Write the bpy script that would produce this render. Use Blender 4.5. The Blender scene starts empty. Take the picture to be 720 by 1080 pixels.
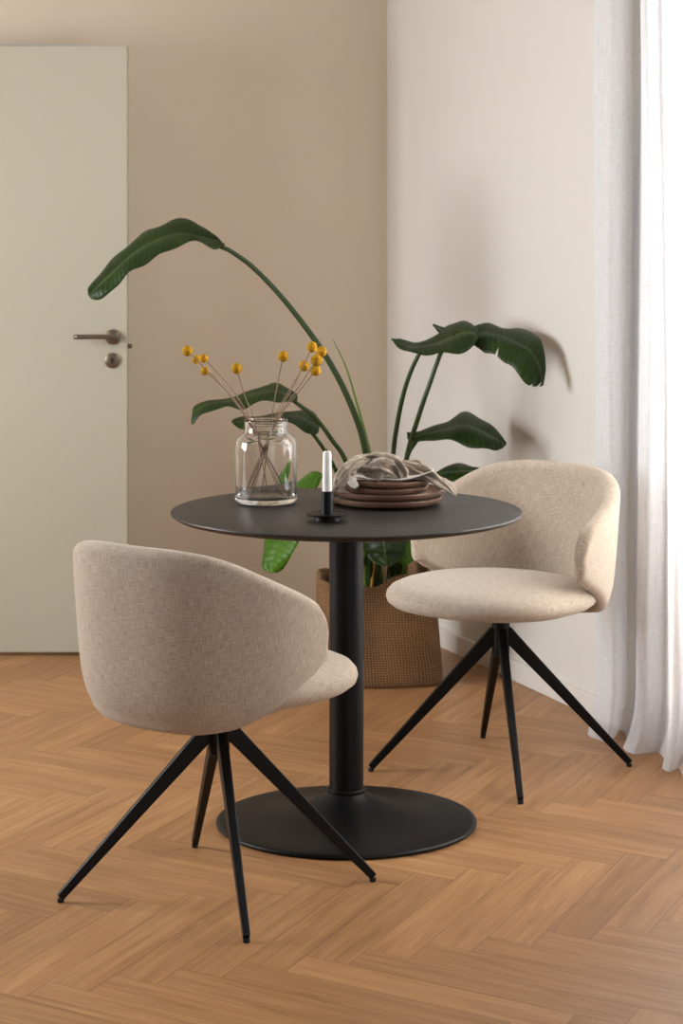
import bpy, bmesh, math, random
from mathutils import Vector, Matrix, noise
PI = math.pi
C = bpy.context.scene.collection
F, CH, HY = 2394.0, 1.47, 205.0          # focal length in pixels, eye height, horizon row

def P(px, py, D):
    return Vector(((px - 360) / F * D, D, CH - (py - HY) / F * D))
def R(a): return math.radians(a)

# ------------------------------------------------------------------ objects
def mesh_obj(name, verts, faces, mat=None, parent=None, smooth=True, uvs=None, loc=None):
    me = bpy.data.meshes.new(name)
    me.from_pydata([tuple(v) for v in verts], [], faces)
    if uvs is not None:
        l = me.uv_layers.new(name='uv')
        for lp in me.loops:
            l.data[lp.index].uv = uvs[lp.vertex_index]
    me.validate(); me.update()
    bm = bmesh.new(); bm.from_mesh(me); bmesh.ops.recalc_face_normals(bm, faces=bm.faces); bm.to_mesh(me); bm.free()
    for p in me.polygons: p.use_smooth = smooth
    o = bpy.data.objects.new(name, me); C.objects.link(o)
    if mat: me.materials.append(mat)
    if parent: o.parent = parent
    if loc is not None: o.location = loc
    return o
def empty(name, loc):
    o = bpy.data.objects.new(name, None); C.objects.link(o); o.location = loc
    o.empty_display_size = .1
    return o
def tag(o, label=None, cat=None, group=None, kind=None):
    if label: o['label'] = label
    if cat: o['category'] = cat
    if group: o['group'] = group
    if kind: o['kind'] = kind
    return o
def bevel(o, w, n=2):
    m = o.modifiers.new('bevel', 'BEVEL'); m.width = w; m.segments = n; m.limit_method = 'ANGLE'; m.angle_limit = R(35)
    return o
def subsurf(o, n=1):
    m = o.modifiers.new('sub', 'SUBSURF'); m.levels = n; m.render_levels = n
    return o
def autosmooth(o, ang=40):
    o.data.set_sharp_from_angle(angle=R(ang)) if hasattr(o.data, 'set_sharp_from_angle') else None
    return o

def lathe(name, prof, mat, parent=None, loc=(0, 0, 0), n=96, sharp=35):
    verts, faces = [], []
    rows = []
    for r, z in prof:
        if r < 1e-6:
            rows.append([len(verts)]); verts.append((0, 0, z))
        else:
            rows.append(list(range(len(verts), len(verts) + n)))
            for k in range(n):
                a = 2 * PI * k / n
                verts.append((r * math.cos(a), r * math.sin(a), z))
    for a, b in zip(rows[:-1], rows[1:]):
        for k in range(n):
            k2 = (k + 1) % n
            if len(a) == 1 and len(b) == 1: continue
            if len(a) == 1: faces.append((a[0], b[k], b[k2]))
            elif len(b) == 1: faces.append((a[k], b[0], a[k2]))
            else: faces.append((a[k], b[k], b[k2], a[k2]))
    return autosmooth(mesh_obj(name, verts, faces, mat, parent, loc=loc), sharp)

def box(name, c, s, mat, parent=None, rot=0, bev=0, kind=None):
    """box of size s centred on c (world), turned by rot about z"""
    v = [(x * s[0] / 2, y * s[1] / 2, z * s[2] / 2) for x in (-1, 1) for y in (-1, 1) for z in (-1, 1)]
    f = [(0, 1, 3, 2), (4, 6, 7, 5), (0, 4, 5, 1), (2, 3, 7, 6), (0, 2, 6, 4), (1, 5, 7, 3)]
    o = mesh_obj(name, v, f, mat, parent, smooth=False, loc=c)
    o.rotation_euler.z = rot
    if bev: bevel(o, bev)
    if kind: o['kind'] = kind
    return o

def catmull(pts, n):
    """resample a list of tuples/vectors to n points on a Catmull-Rom curve"""
    pts = [tuple(p) for p in pts]
    m = len(pts); out = []
    for i in range(n):
        t = i / (n - 1) * (m - 1); k = min(int(t), m - 2); u = t - k
        p1, p2 = pts[k], pts[k + 1]
        p0 = pts[k - 1] if k > 0 else tuple(2 * a - b for a, b in zip(p1, p2))
        p3 = pts[k + 2] if k + 2 < m else tuple(2 * b - a for a, b in zip(p1, p2))
        out.append(tuple(.5 * (2 * b + (c - a) * u + (2 * a - 5 * b + 4 * c - d) * u * u + (3 * b - a - 3 * c + d) * u ** 3)
                         for a, b, c, d in zip(p0, p1, p2, p3)))
    return out

def frames(path):
    ts = []
    for i in range(len(path)):
        a = path[max(i - 1, 0)]; b = path[min(i + 1, len(path) - 1)]
        ts.append((b - a).normalized())
    up = Vector((0, 0, 1)) if abs(ts[0].z) < .9 else Vector((0, 1, 0))
    n = ts[0].cross(up).normalized(); fr = []
    for t in ts:
        n = (n - t * n.dot(t)).normalized()
        fr.append((t, n, t.cross(n)))
    return fr

def tube_geo(path, rad, n=12, prof=None):
    """closed tube along path; prof(i, phi) -> radius factors (fn, fb)"""
    path = [Vector(p) for p in path]
    fr = frames(path); verts, faces, uvs = [], [], []
    L = 0
    for i, (p, (t, a, b)) in enumerate(zip(path, fr)):
        if i: L += (p - path[i - 1]).length
        r = rad[i] if isinstance(rad, (list, tuple)) else rad
        for k in range(n):
            ph = 2 * PI * k / n
            fa, fb = prof(i, ph) if prof else (1, 1)
            verts.append(p + a * math.cos(ph) * r * fa + b * math.sin(ph) * r * fb)
            uvs.append((L, ph / (2 * PI) * .1))
    m = len(path)
    for i in range(m - 1):
        for k in range(n):
            k2 = (k + 1) % n
            faces.append((i * n + k, i * n + k2, (i + 1) * n + k2, (i + 1) * n + k))
    verts.append(path[0]); uvs.append((0, 0)); verts.append(path[-1]); uvs.append((L, 0))
    for k in range(n):
        k2 = (k + 1) % n
        faces.append((m * n, k2, k)); faces.append((m * n + 1, (m - 1) * n + k, (m - 1) * n + k2))
    return verts, faces, uvs
def tube(name, path, rad, mat, parent=None, n=12):
    v, f, u = tube_geo(path, rad, n)
    return mesh_obj(name, v, f, mat, parent, uvs=u)

# ------------------------------------------------------------------ materials
class Nodes:
    def __init__(s, name):
        s.m = bpy.data.materials.new(name); s.m.use_nodes = True
        s.t = s.m.node_tree; s.n = s.t.nodes; s.l = s.t.links
        s.b = s.n['Principled BSDF']; s.out = s.n['Material Output']
    def new(s, t, **kw):
        x = s.n.new(t)
        for k, v in kw.items(): setattr(x, k, v)
        return x
    def put(s, sock, v):
        if v is None: return
        if isinstance(v, bpy.types.NodeSocket): s.l.new(v, sock)
        else: sock.default_value = v
    def math(s, op, a, b=None, c=None, clamp=False):
        x = s.new('ShaderNodeMath', operation=op, use_clamp=clamp)
        s.put(x.inputs[0], a); s.put(x.inputs[1], b)
        if c is not None: s.put(x.inputs[2], c)
        return x.outputs[0]
    def mix(s, f, a, b, blend='MIX'):
        x = s.new('ShaderNodeMix', data_type='RGBA', blend_type=blend)
        s.put(x.inputs[0], f); s.put(x.inputs[6], a); s.put(x.inputs[7], b)
        return x.outputs[2]
    def noise(s, vec, scale, detail=3, rough=.5, dist=0):
        x = s.new('ShaderNodeTexNoise'); s.put(x.inputs['Vector'], vec)
        x.inputs['Scale'].default_value = scale; x.inputs['Detail'].default_value = detail
        x.inputs['Roughness'].default_value = rough; x.inputs['Distortion'].default_value = dist
        return x.outputs['Fac']
    def coords(s, which='Object'): return s.new('ShaderNodeTexCoord').outputs[which]
    def mapping(s, vec, scale=(1, 1, 1), rot=(0, 0, 0), loc=(0, 0, 0)):
        x = s.new('ShaderNodeMapping'); s.put(x.inputs[0], vec)
        x.inputs['Scale'].default_value = scale; x.inputs['Rotation'].default_value = rot; x.inputs['Location'].default_value = loc
        return x.outputs[0]
    def ramp(s, f, stops):
        x = s.new('ShaderNodeValToRGB'); s.put(x.inputs[0], f)
        e = x.color_ramp.elements
        while len(e) < len(stops): e.new(.5)
        for k, (p, c) in enumerate(stops):
            e[k].position = p; e[k].color = c if len(c) == 4 else (*c, 1)
        return x.outputs[0]
    def bump(s, h, strength, dist=.001):
        x = s.new('ShaderNodeBump'); s.put(x.inputs['Height'], h)
        x.inputs['Strength'].default_value = strength; x.inputs['Distance'].default_value = dist
        s.l.new(x.outputs[0], s.b.inputs['Normal']); return x.outputs[0]
    def set(s, **kw):
        names = dict(col='Base Color', rough='Roughness', metal='Metallic', spec='Specular IOR Level', sheen='Sheen Weight',
                     coat='Coat Weight', trans='Transmission Weight', ior='IOR', sss='Subsurface Weight', sheenr='Sheen Roughness')
        for k, v in kw.items(): s.put(s.b.inputs[names[k]], v)
        return s
def srgb(r, g, b):
    f = lambda c: (c / 255) / 12.92 if c / 255 <= .04045 else ((c / 255 + .055) / 1.055) ** 2.4
    return (f(r), f(g), f(b), 1)

def mat_paint(name, col, rough=.6, var=.03):
    N = Nodes(name); co = N.coords()
    a = N.noise(co, 1.1, 2); b = N.noise(co, 260, 2)
    dark = tuple(c * (1 - var) for c in col[:3]) + (1,)
    N.set(col=N.mix(a, dark, col), rough=rough, spec=.3)
    N.bump(b, .12, .0006)
    return N.m
def mat_plain(name, col, rough=.5, metal=0, spec=.5, bscale=0, bstr=.1):
    N = Nodes(name); co = N.coords()
    a = N.noise(co, 35, 3)
    N.set(col=N.mix(a, tuple(c * .9 for c in col[:3]) + (1,), col), rough=rough, metal=metal, spec=spec)
    if bscale: N.bump(N.noise(co, bscale, 2), bstr, .0005)
    return N.m

def mat_fabric(name, c0, c1, thread=680, bstr=.5):
    """heathered plain weave; uv runs in metres"""
    N = Nodes(name); uv = N.coords('UV')
    h = N.noise(N.mapping(uv, (40, thread, 1)), 1, 2, .6)
    v = N.noise(N.mapping(uv, (thread, 40, 1), loc=(3, 7, 0)), 1, 2, .6)
    f = N.noise(N.mapping(uv, (430, 430, 1)), 1, 1)
    s = N.math('ADD', N.math('ADD', N.math('MULTIPLY', h, .42), N.math('MULTIPLY', v, .42)), N.math('MULTIPLY', f, .16))
    N.set(col=N.ramp(s, [(.37, c0), (.61, c1)]), rough=.92, spec=.15, sheen=.25, sheenr=.5)
    N.bump(s, bstr, .0022)
    return N.m

def mat_floor():
    N = Nodes('oak_herringbone'); co = N.coords()
    sep = N.new('ShaderNodeSeparateXYZ'); N.l.new(co, sep.inputs[0])
    W, n, aB, aA = .097, 6, R(67), R(-33)
    # skewed axes: u along aA, v along aB
    det = math.cos(aA) * math.sin(aB) - math.sin(aA) * math.cos(aB)
    X, Y = sep.outputs[0], sep.outputs[1]
    u = N.math('ADD', N.math('MULTIPLY', X, math.sin(aB) / det / W), N.math('MULTIPLY', Y, -math.cos(aB) / det / W))
    v = N.math('ADD', N.math('MULTIPLY', X, -math.sin(aA) / det / W), N.math('MULTIPLY', Y, math.cos(aA) / det / W))
    jx, jy = .490, 4.477                               # a joint of the pattern
    u0 = (jx * math.sin(aB) - jy * math.cos(aB)) / det / W; v0 = (-jx * math.sin(aA) + jy * math.cos(aA)) / det / W
    u = N.math('ADD', u, 240 - u0); v = N.math('ADD', v, 240 - v0)
    i, j = N.math('FLOOR', u), N.math('FLOOR', v)
    fu, fv = N.math('SUBTRACT', u, i), N.math('SUBTRACT', v, j)
    d = N.math('FLOORED_MODULO', N.math('SUBTRACT', i, j), 2 * n)
    hor = N.math('LESS_THAN', d, n - .5)
    dv = N.math('SUBTRACT', 2 * n - 1, d)
    al_h = N.math('ADD', fu, d); al_v = N.math('ADD', fv, dv)
    def sel(a, b):                                    # a where horizontal, b where vertical
        x = N.new('ShaderNodeMix', data_type='FLOAT'); N.put(x.inputs[0], hor); N.put(x.inputs[2], b); N.put(x.inputs[3], a)
        return x.outputs[0]
    along, across = sel(al_h, al_v), sel(fv, fu)
    idx, idy = sel(N.math('SUBTRACT', i, d), i), sel(j, N.math('SUBTRACT', j, dv))
    comb = N.new('ShaderNodeCombineXYZ'); N.put(comb.inputs[0], idx); N.put(comb.inputs[1], idy); N.put(comb.inputs[2], hor)
    wn = N.new('ShaderNodeTexWhiteNoise', noise_dimensions='3D'); N.l.new(comb.outputs[0], wn.inputs[0])
    rnd = wn.outputs['Value']
    g = N.new('ShaderNodeCombineXYZ'); N.put(g.inputs[0], N.math('MULTIPLY', along, .2)); N.put(g.inputs[1], N.math('MULTIPLY', across, 3.2)); N.put(g.inputs[2], N.math('MULTIPLY', rnd, 93))
    grain = N.noise(g.outputs[0], 1.5, 6, .6, .5)
    g2 = N.new('ShaderNodeCombineXYZ'); N.put(g2.inputs[0], N.math('MULTIPLY', along, .8)); N.put(g2.inputs[1], N.math('MULTIPLY', across, 26)); N.put(g2.inputs[2], N.math('MULTIPLY', rnd, 57))
    fine = N.noise(g2.outputs[0], 1.2, 3, .6)
    base = N.ramp(grain, [(.25, srgb(150, 106, 66)), (.5, srgb(182, 136, 90)), (.75, srgb(202, 158, 110))])
    col = N.mix(N.math('MULTIPLY', fine, .55), base, srgb(132, 88, 54))
    tone = N.ramp(rnd, [(0, (.82, .80, .78)), (1, (1.1, 1.1, 1.1))])
    col = N.mix(1, col, tone, 'MULTIPLY')
    edge = N.math('MINIMUM', N.math('MINIMUM', across, N.math('SUBTRACT', 1, across)), N.math('MINIMUM', along, N.math('SUBTRACT', n, along)))
    gap = N.math('SMOOTH_MIN', N.math('MULTIPLY', edge, 45), 1, .2)
    gapc = N.math('ADD', N.math('MULTIPLY', gap, .62), .38, clamp=True)
    col = N.mix(N.math('SUBTRACT', 1, gapc), col, srgb(86, 55, 33))
    N.set(col=col, rough=N.math('ADD', N.math('MULTIPLY', fine, .15), .36), spec=.4)
    N.bump(N.math('ADD', N.math('MULTIPLY', fine, .25), gap), .25, .0012)
    return N.m

def mat_leaf(name, dark, light):
    N = Nodes(name); uv = N.coords('UV')
    sep = N.new('ShaderNodeSeparateXYZ'); N.l.new(uv, sep.inputs[0])
    U, V = sep.outputs[0], sep.outputs[1]
    av = N.math('ABSOLUTE', V)
    ph = N.math('ADD', N.math('MULTIPLY', U, 330), N.math('MULTIPLY', av, -8))
    w = N.math('SINE', ph)
    mid = N.math('SUBTRACT', 1, N.math('MULTIPLY', av, 18), clamp=True)
    nz = N.noise(N.coords(), 14, 3)
    c = N.ramp(nz, [(.3, dark), (.72, light)])
    c = N.mix(N.math('MULTIPLY', N.math('ADD', w, 1), .10), c, tuple(min(1, x * 2.0) for x in light[:3]) + (1,))
    c = N.mix(N.math('MULTIPLY', mid, .6), c, srgb(120, 150, 70))
    N.set(col=c, rough=.42, spec=.27)
    N.bump(w, .35, .0012)
    tr = N.new('ShaderNodeBsdfTranslucent'); N.put(tr.inputs[0], N.mix(.5, c, srgb(110, 160, 30)))
    mx = N.new('ShaderNodeMixShader'); mx.inputs[0].default_value = .22
    N.l.new(N.b.outputs[0], mx.inputs[1]); N.l.new(tr.outputs[0], mx.inputs[2]); N.l.new(mx.outputs[0], N.out.inputs[0])
    return N.m

def mat_jute():
    N = Nodes('woven_jute'); uv = N.coords('UV')
    a = N.new('ShaderNodeTexWave', wave_type='BANDS', bands_direction='Y'); N.put(a.inputs[0], uv); a.inputs['Scale'].default_value = 42; a.inputs['Distortion'].default_value = 3.5; a.inputs['Detail'].default_value = 2
    b = N.new('ShaderNodeTexWave', wave_type='BANDS', bands_direction='X'); N.put(b.inputs[0], uv); b.inputs['Scale'].default_value = 36; b.inputs['Distortion'].default_value = 3.5; b.inputs['Detail'].default_value = 2
    k = N.math('MULTIPLY', a.outputs['Fac'], b.outputs['Fac'])
    nz = N.noise(uv, 9, 4); nf = N.noise(uv, 260, 2)
    h = N.math('ADD', N.math('MULTIPLY', k, .5), N.math('ADD', N.math('MULTIPLY', nz, .3), N.math('MULTIPLY', nf, .25)))
    N.set(col=N.ramp(h, [(.15, srgb(84, 62, 44)), (.45, srgb(134, 102, 72)), (.85, srgb(182, 150, 112))]), rough=.9, spec=.15)
    N.bump(h, .9, .004)
    return N.m

def mat_glass(name, col=(1, 1, 1, 1)):
    N = Nodes(name); N.set(col=col, rough=.0, trans=1.0, ior=1.46)
    return N.m
def mat_pane():
    N = Nodes('window_glass')
    t = N.new('ShaderNodeBsdfTransparent'); g = N.new('ShaderNodeBsdfGlossy'); g.inputs['Roughness'].default_value = .02
    fr = N.new('ShaderNodeFresnel'); mx = N.new('ShaderNodeMixShader')
    N.l.new(fr.outputs[0], mx.inputs[0]); N.l.new(t.outputs[0], mx.inputs[1]); N.l.new(g.outputs[0], mx.inputs[2]); N.l.new(mx.outputs[0], N.out.inputs[0])
    return N.m
def mat_sheer():
    N = Nodes('sheer_linen'); uv = N.coords('UV')
    h = N.noise(N.mapping(uv, (25, 420, 1)), 1, 3); v = N.noise(N.mapping(uv, (420, 12, 1)), 1, 3)
    s = N.math('MULTIPLY', N.math('ADD', h, v), .5)
    d = N.new('ShaderNodeBsdfDiffuse'); d.inputs[0].default_value = (.89, .905, .94, 1)
    t = N.new('ShaderNodeBsdfTranslucent'); t.inputs[0].default_value = (.89, .905, .94, 1)
    tp = N.new('ShaderNodeBsdfTransparent')
    m1 = N.new('ShaderNodeMixShader'); m1.inputs[0].default_value = .5
    m2 = N.new('ShaderNodeMixShader')
    N.put(m2.inputs[0], N.ramp(s, [(.38, (.26, .26, .26)), (.62, (.10, .10, .10))]))
    N.l.new(d.outputs[0], m1.inputs[1]); N.l.new(t.outputs[0], m1.inputs[2])
    N.l.new(m1.outputs[0], m2.inputs[1]); N.l.new(tp.outputs[0], m2.inputs[2]); N.l.new(m2.outputs[0], N.out.inputs[0])
    return N.m
def mat_flower():
    N = Nodes('craspedia_yellow'); co = N.coords()
    v = N.new('ShaderNodeTexVoronoi'); N.put(v.inputs['Vector'], co); v.inputs['Scale'].default_value = 420
    N.set(col=N.ramp(v.outputs['Distance'], [(.1, srgb(218, 170, 44)), (.7, srgb(140, 98, 18))]), rough=.9, spec=.1)
    N.bump(v.outputs['Distance'], -.8, .002)
    return N.m
def mat_wood_black():
    N = Nodes('black_stained_oak'); co = N.coords()
    g = N.noise(N.mapping(co, (6, 110, 30), rot=(0, 0, R(14))), 1, 5, .6)
    N.set(col=N.ramp(g, [(.3, srgb(24, 23, 23)), (.7, srgb(38, 36, 35))]), rough=N.math('ADD', N.math('MULTIPLY', g, .25), .3), spec=.45)
    N.bump(g, .25, .0008)
    return N.m

M_back = mat_paint('wall_paint_warm_lit', srgb(229, 215, 195))  # same paint as the right wall, with the warm light tinted into its colour
M_right = mat_paint('wall_paint_cool_lit', srgb(222, 219, 212))  # the wall paint again, its colour tinted for the cooler light here
M_ceil = mat_paint('ceiling_paint', srgb(225, 220, 212))
M_trim = mat_paint('trim_paint', srgb(226, 222, 215), .45)
M_door = mat_paint('door_paint', srgb(187, 184, 166), .5)
M_fab = mat_fabric('beige_weave', srgb(152, 137, 120), srgb(206, 192, 175))
M_linen = mat_fabric('taupe_linen', srgb(122, 110, 97), srgb(196, 183, 166), 900, .4)
M_white = mat_fabric('white_cotton', srgb(206, 202, 196), srgb(238, 235, 230), 1200, .2)
M_black = mat_plain('black_powder_coat', srgb(10, 10, 12), .42, 0, .22, 900, .15)
M_rubber = mat_plain('black_rubber', srgb(20, 20, 20), .7)
M_top = mat_wood_black()
M_steel = mat_plain('brushed_steel', srgb(128, 116, 104), .38, .9)
M_dark = mat_plain('keyhole_black', srgb(18, 16, 15), .8)
M_wax = mat_plain('white_wax', srgb(240, 239, 235), .45)
M_wick = mat_plain('wick', srgb(60, 50, 44), .9)
M_plate = mat_plain('brown_glaze', srgb(112, 84, 68), .34, 0, .5, 60, .1)
M_glass = mat_glass('clear_glass')
M_sheer = mat_sheer()
M_leaf = mat_leaf('leaf_green', srgb(24, 40, 14), srgb(46, 68, 24))
M_leaf2 = mat_leaf('young_leaf_green', srgb(56, 96, 18), srgb(78, 122, 28))
M_stem = mat_plain('petiole_green', srgb(46, 70, 28), .4)
M_stem2 = mat_plain('young_petiole_green', srgb(110, 140, 52), .4)
M_stemy = mat_plain('yellow_petiole', srgb(190, 140, 50), .5)
M_soil = mat_plain('dark_soil', srgb(48, 36, 28), .95, 0, .2, 90, 1)
M_jute = mat_jute()
M_flower = mat_flower()
M_dry = mat_plain('dry_stem', srgb(140, 112, 92), .8)

# ------------------------------------------------------------------ room shell
CX, CY = .157, 7.822                       # the corner of the room
DR = Vector((.3866, -.998, 0)).normalized()     # along right wall, towards the viewer
DB = Vector((-.932, -.362, 0)).normalized()     # along back wall, towards the left
NR = Vector((-DR.y, DR.x, 0)); NR = NR if NR.x > 0 else -NR    # outward normals
NB = Vector((-DB.y, DB.x, 0)); NB = NB if NB.y > 0 else -NB
O = Vector((CX, CY, 0)); HT = 2.65
K = Vector((.3866, -.998, 0)).length

def slab(name, a, b, z0, z1, out, th, mat, kind='structure', parent=None, bev=0):
    """upright slab whose room face runs from a to b"""
    c = (a + b) / 2 + out * th / 2; L = (b - a).length; d = (b - a).normalized()
    return box(name, Vector((c.x, c.y, (z0 + z1) / 2)), (L, th, z1 - z0), mat, parent, math.atan2(d.y, d.x), bev, kind)
def multi(name, specs, mat, kind='structure', bev=0):
    """several upright slabs joined in one mesh"""
    V, Fc = [], []
    for a, b, z0, z1, out, th in specs:
        k = len(V)
        for p in (a, b, b + out * th, a + out * th):
            V += [(p.x, p.y, z0), (p.x, p.y, z1)]
        Fc += [tuple(k + q for q in f) for f in ((0, 2, 3, 1), (2, 4, 5, 3), (4, 6, 7, 5), (6, 0, 1, 7), (0, 6, 4, 2), (1, 3, 5, 7))]
    o = mesh_obj(name, V, Fc, mat, smooth=False); o['kind'] = kind
    if bev: bevel(o, bev)
    return o

f = box('floor', Vector((0, 4.0, -.05)), (8, 10.4, .1), mat_floor(), kind='structure')
f.data.transform(Matrix.Translation(f.location)); f.location = (0, 0, 0)
def wpt(t): return O + DR * (K * t)        # point on right wall at parameter t
WT0, WT1, WZ0, WZ1 = 1.80, 3.1, .06, 2.35
multi('wall_right', [(wpt(0) - DR * .1, wpt(WT0), 0, HT, NR, .14), (wpt(WT1), wpt(6.5), 0, HT, NR, .14),
                     (wpt(WT0), wpt(WT1), 0, WZ0, NR, .14), (wpt(WT0), wpt(WT1), WZ1, HT, NR, .14)], M_right)
sD0, sD1, DZ = .955, 1.70, 1.952            # door opening along back wall
def bpt(s): return O + DB * s
multi('wall_back', [(bpt(0), bpt(sD0), 0, HT, NB, .12), (bpt(sD1), bpt(4.2), 0, HT, NB, .12),
                    (bpt(sD0), bpt(sD1), DZ, HT, NB, .12)], M_back)
slab('trim_1', bpt(sD0 - .02), bpt(sD1 + .05), DZ, DZ + .010, -NB, .006, M_trim)
# dim passage behind the open door
multi('wall_hall', [(bpt(.6) + NB * 1.0, bpt(2.4) + NB * 1.0, 0, HT, NB, .1)], M_back)
slab('baseboard_back', bpt(.012), bpt(sD0 - .02), 0, .062, -NB, .012, M_trim, bev=.003)
slab('baseboard_right', wpt(.012), wpt(WT0 + .02), 0, .062, -NR, .012, M_trim, bev=.003)
box('ceiling', Vector((0, 6.3, HT + .05)), (8, 5.2, .1), M_ceil, kind='structure')

# window in the right wall: frame, mullion, pane
wf = multi('window_1', [(wpt(WT0), wpt(WT0) + DR * .06, WZ0, WZ1, NR, .07), (wpt(WT1) - DR * .06, wpt(WT1), WZ0, WZ1, NR, .07),
                        (wpt(WT0) + DR * .06, wpt(WT1) - DR * .06, WZ0, WZ0 + .07, NR, .07), (wpt(WT0) + DR * .06, wpt(WT1) - DR * .06, WZ1 - .06, WZ1, NR, .07),
                        (wpt((WT0 + WT1) / 2), wpt((WT0 + WT1) / 2) + DR * .07, WZ0 + .07, WZ1 - .06, NR, .07)], M_trim)
wp = multi('window_pane', [(wpt(WT0) + DR * .05 + NR * .03, wpt(WT1) - DR * .05 + NR * .03, WZ0 + .06, WZ1 - .05, NR, .006)], mat_pane(), kind=None)
wp.parent = wf
if 'kind' in wp: del wp['kind']

# door leaf standing ajar, parallel to the picture
DD = 7.226
dx1 = (134.2 - 360) / F * DD; dx0 = dx1 - .70
door = box('door_1', Vector(((dx0 + dx1) / 2, DD + .02, .012 + 1.931 / 2)), (dx1 - dx0, .04, 1.931), M_door, bev=.002, kind='structure')
def child_world(o, par):
    o.parent = par; o.matrix_parent_inverse = Matrix.Translation(-par.location)
    return o
def disc_y(name, px, py, r, th, par, mat, D=DD):
    c = P(px, py, D)
    o = lathe(name, [(0, 0), (r - .002, 0), (r, .002), (r, th - .002), (r - .003, th), (0, th)], mat, None, (c.x, D, c.z), 40)
    o.rotation_euler.x = R(90)
    return child_world(o, par)
rose = disc_y('handle_rose', 119, 355.3, .0245, .009, door, M_steel)
v, fc, u = tube_geo([Vector(q) for q in catmull([P(120.5, 355.3, DD - .005), P(120.5, 355.3, DD - .03), P(119.5, 355.3, DD - .044), P(116, 355.2, DD - .05), P(100, 355.2, DD - .05), P(78, 355.4, DD - .048)], 26)], .0078, 14)
lever = mesh_obj('door_handle', v, fc, M_steel); child_world(lever, door)
key = disc_y('escutcheon', 118.5, 380, .0245, .008, door, M_steel)
c = P(118.5, 380, DD)
kh = []
for k in range(14):
    a = R(-60 + 300 * k / 13); kh.append((c.x + .0042 * math.cos(a), c.z + .004 + .0042 * math.sin(a)))
kh = [(c.x + .0018, c.z), (c.x + .003, c.z - .009), (c.x - .003, c.z - .009), (c.x - .0018, c.z)][::-1] + kh[::1]
ring = [(c.x + .0045 * math.cos(2 * PI * k / 16), c.z + .003 + .0045 * math.sin(2 * PI * k / 16)) for k in range(16)]
slot = [(c.x - .0022, c.z + .002), (c.x - .003, c.z - .009), (c.x + .003, c.z - .009), (c.x + .0022, c.z + .002)]
V, Fc = [], []
for poly in (ring, slot):
    k = len(V); m = len(poly)
    V += [(x, DD - .0086, z) for x, z in poly] + [(x, DD - .0074, z) for x, z in poly]
    Fc += [tuple(range(k, k + m)), tuple(range(k + 2 * m - 1, k + m - 1, -1))] + [(k + i, k + (i + 1) % m, k + m + (i + 1) % m, k + m + i) for i in range(m)]
khole = mesh_obj('keyhole', V, Fc, M_dark, smooth=False); khole.parent = key
khole.matrix_parent_inverse = (Matrix.Translation(key.location) @ Matrix.Rotation(R(90), 4, 'X')).inverted()
lc = P(136, 365, DD + .02)
latch = box('latch_bolt', Vector((dx1 + .006, DD + .02, lc.z)), (.014, .014, .014), M_steel, bev=.002); child_world(latch, door)

# ------------------------------------------------------------------ pedestal table
TX, TY, TZ = .0115, 5.31, .7314
t = tag(empty('pedestal_table', (TX, TY, 0)), 'round black pedestal table with a flat disc base on the herringbone floor', 'table')
lathe('tabletop', [(0, TZ - .018), (.372, TZ - .018), (.398, TZ - .013), (.4095, TZ - .0055), (.4105, TZ - .003), (.4095, TZ - .0008), (.4075, TZ), (.2, TZ), (0, TZ)], M_top, t, n=160)
lathe('mounting_plate', [(0, TZ - .026), (.118, TZ - .026), (.12, TZ - .024), (.12, TZ - .019), (0, TZ - .019)], M_black, t)
lathe('pole', [(0, .07), (.0402, .07), (.0402, TZ - .03), (.0402, TZ - .027), (0, TZ - .027)], M_black, t, n=64)
lathe('collar', [(.039, .072), (.0445, .072), (.0455, .075), (.0455, .081), (.0435, .083), (.039, .083)], M_black, t, n=64)
lathe('base', [(0, 0), (.298, 0), (.303, .002), (.3045, .006), (.302, .0095), (.294, .0115), (.25, .0145), (.20, .0195), (.15, .0275), (.11, .038), (.08, .051), (.06, .0625), (.048, .071), (.043, .077), (0, .077)], M_black, t, n=160, sharp=60)

# ------------------------------------------------------------------ chairs
def interp(tab, x):
    if x <= tab[0][0]: return tab[0][1]
    for (a, va), (b, vb) in zip(tab[:-1], tab[1:]):
        if x <= b:
            u = (x - a) / (b - a); return va + (vb - va) * u
    return tab[-1][1]
def smooth_tab(tab, n=60):
    xs = [tab[0][0] + (tab[-1][0] - tab[0][0]) * k / n for k in range(n + 1)]
    ys = [interp(tab, x) for x in xs]
    for _ in range(10):
        ys = [ys[0]] + [(ys[k - 1] + 2 * ys[k] + ys[k + 1]) / 4 for k in range(1, n)] + [ys[-1]]
    return list(zip(xs, ys))
ZTOP = smooth_tab([(0, .762), (20, .762), (35, .755), (47, .738), (55, .719), (65, .696), (75, .674), (85, .652), (92, .632), (100, .61)])
ZBOT = smooth_tab([(0, .383), (30, .384), (50, .40), (65, .43), (80, .475), (90, .495), (100, .50)])
ROUT = smooth_tab([(.37, .205), (.385, .24), (.41, .265), (.45, .280), (.50, .288), (.60, .296), (.70, .302), (.80, .302)])
TEND = 97.0
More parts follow.
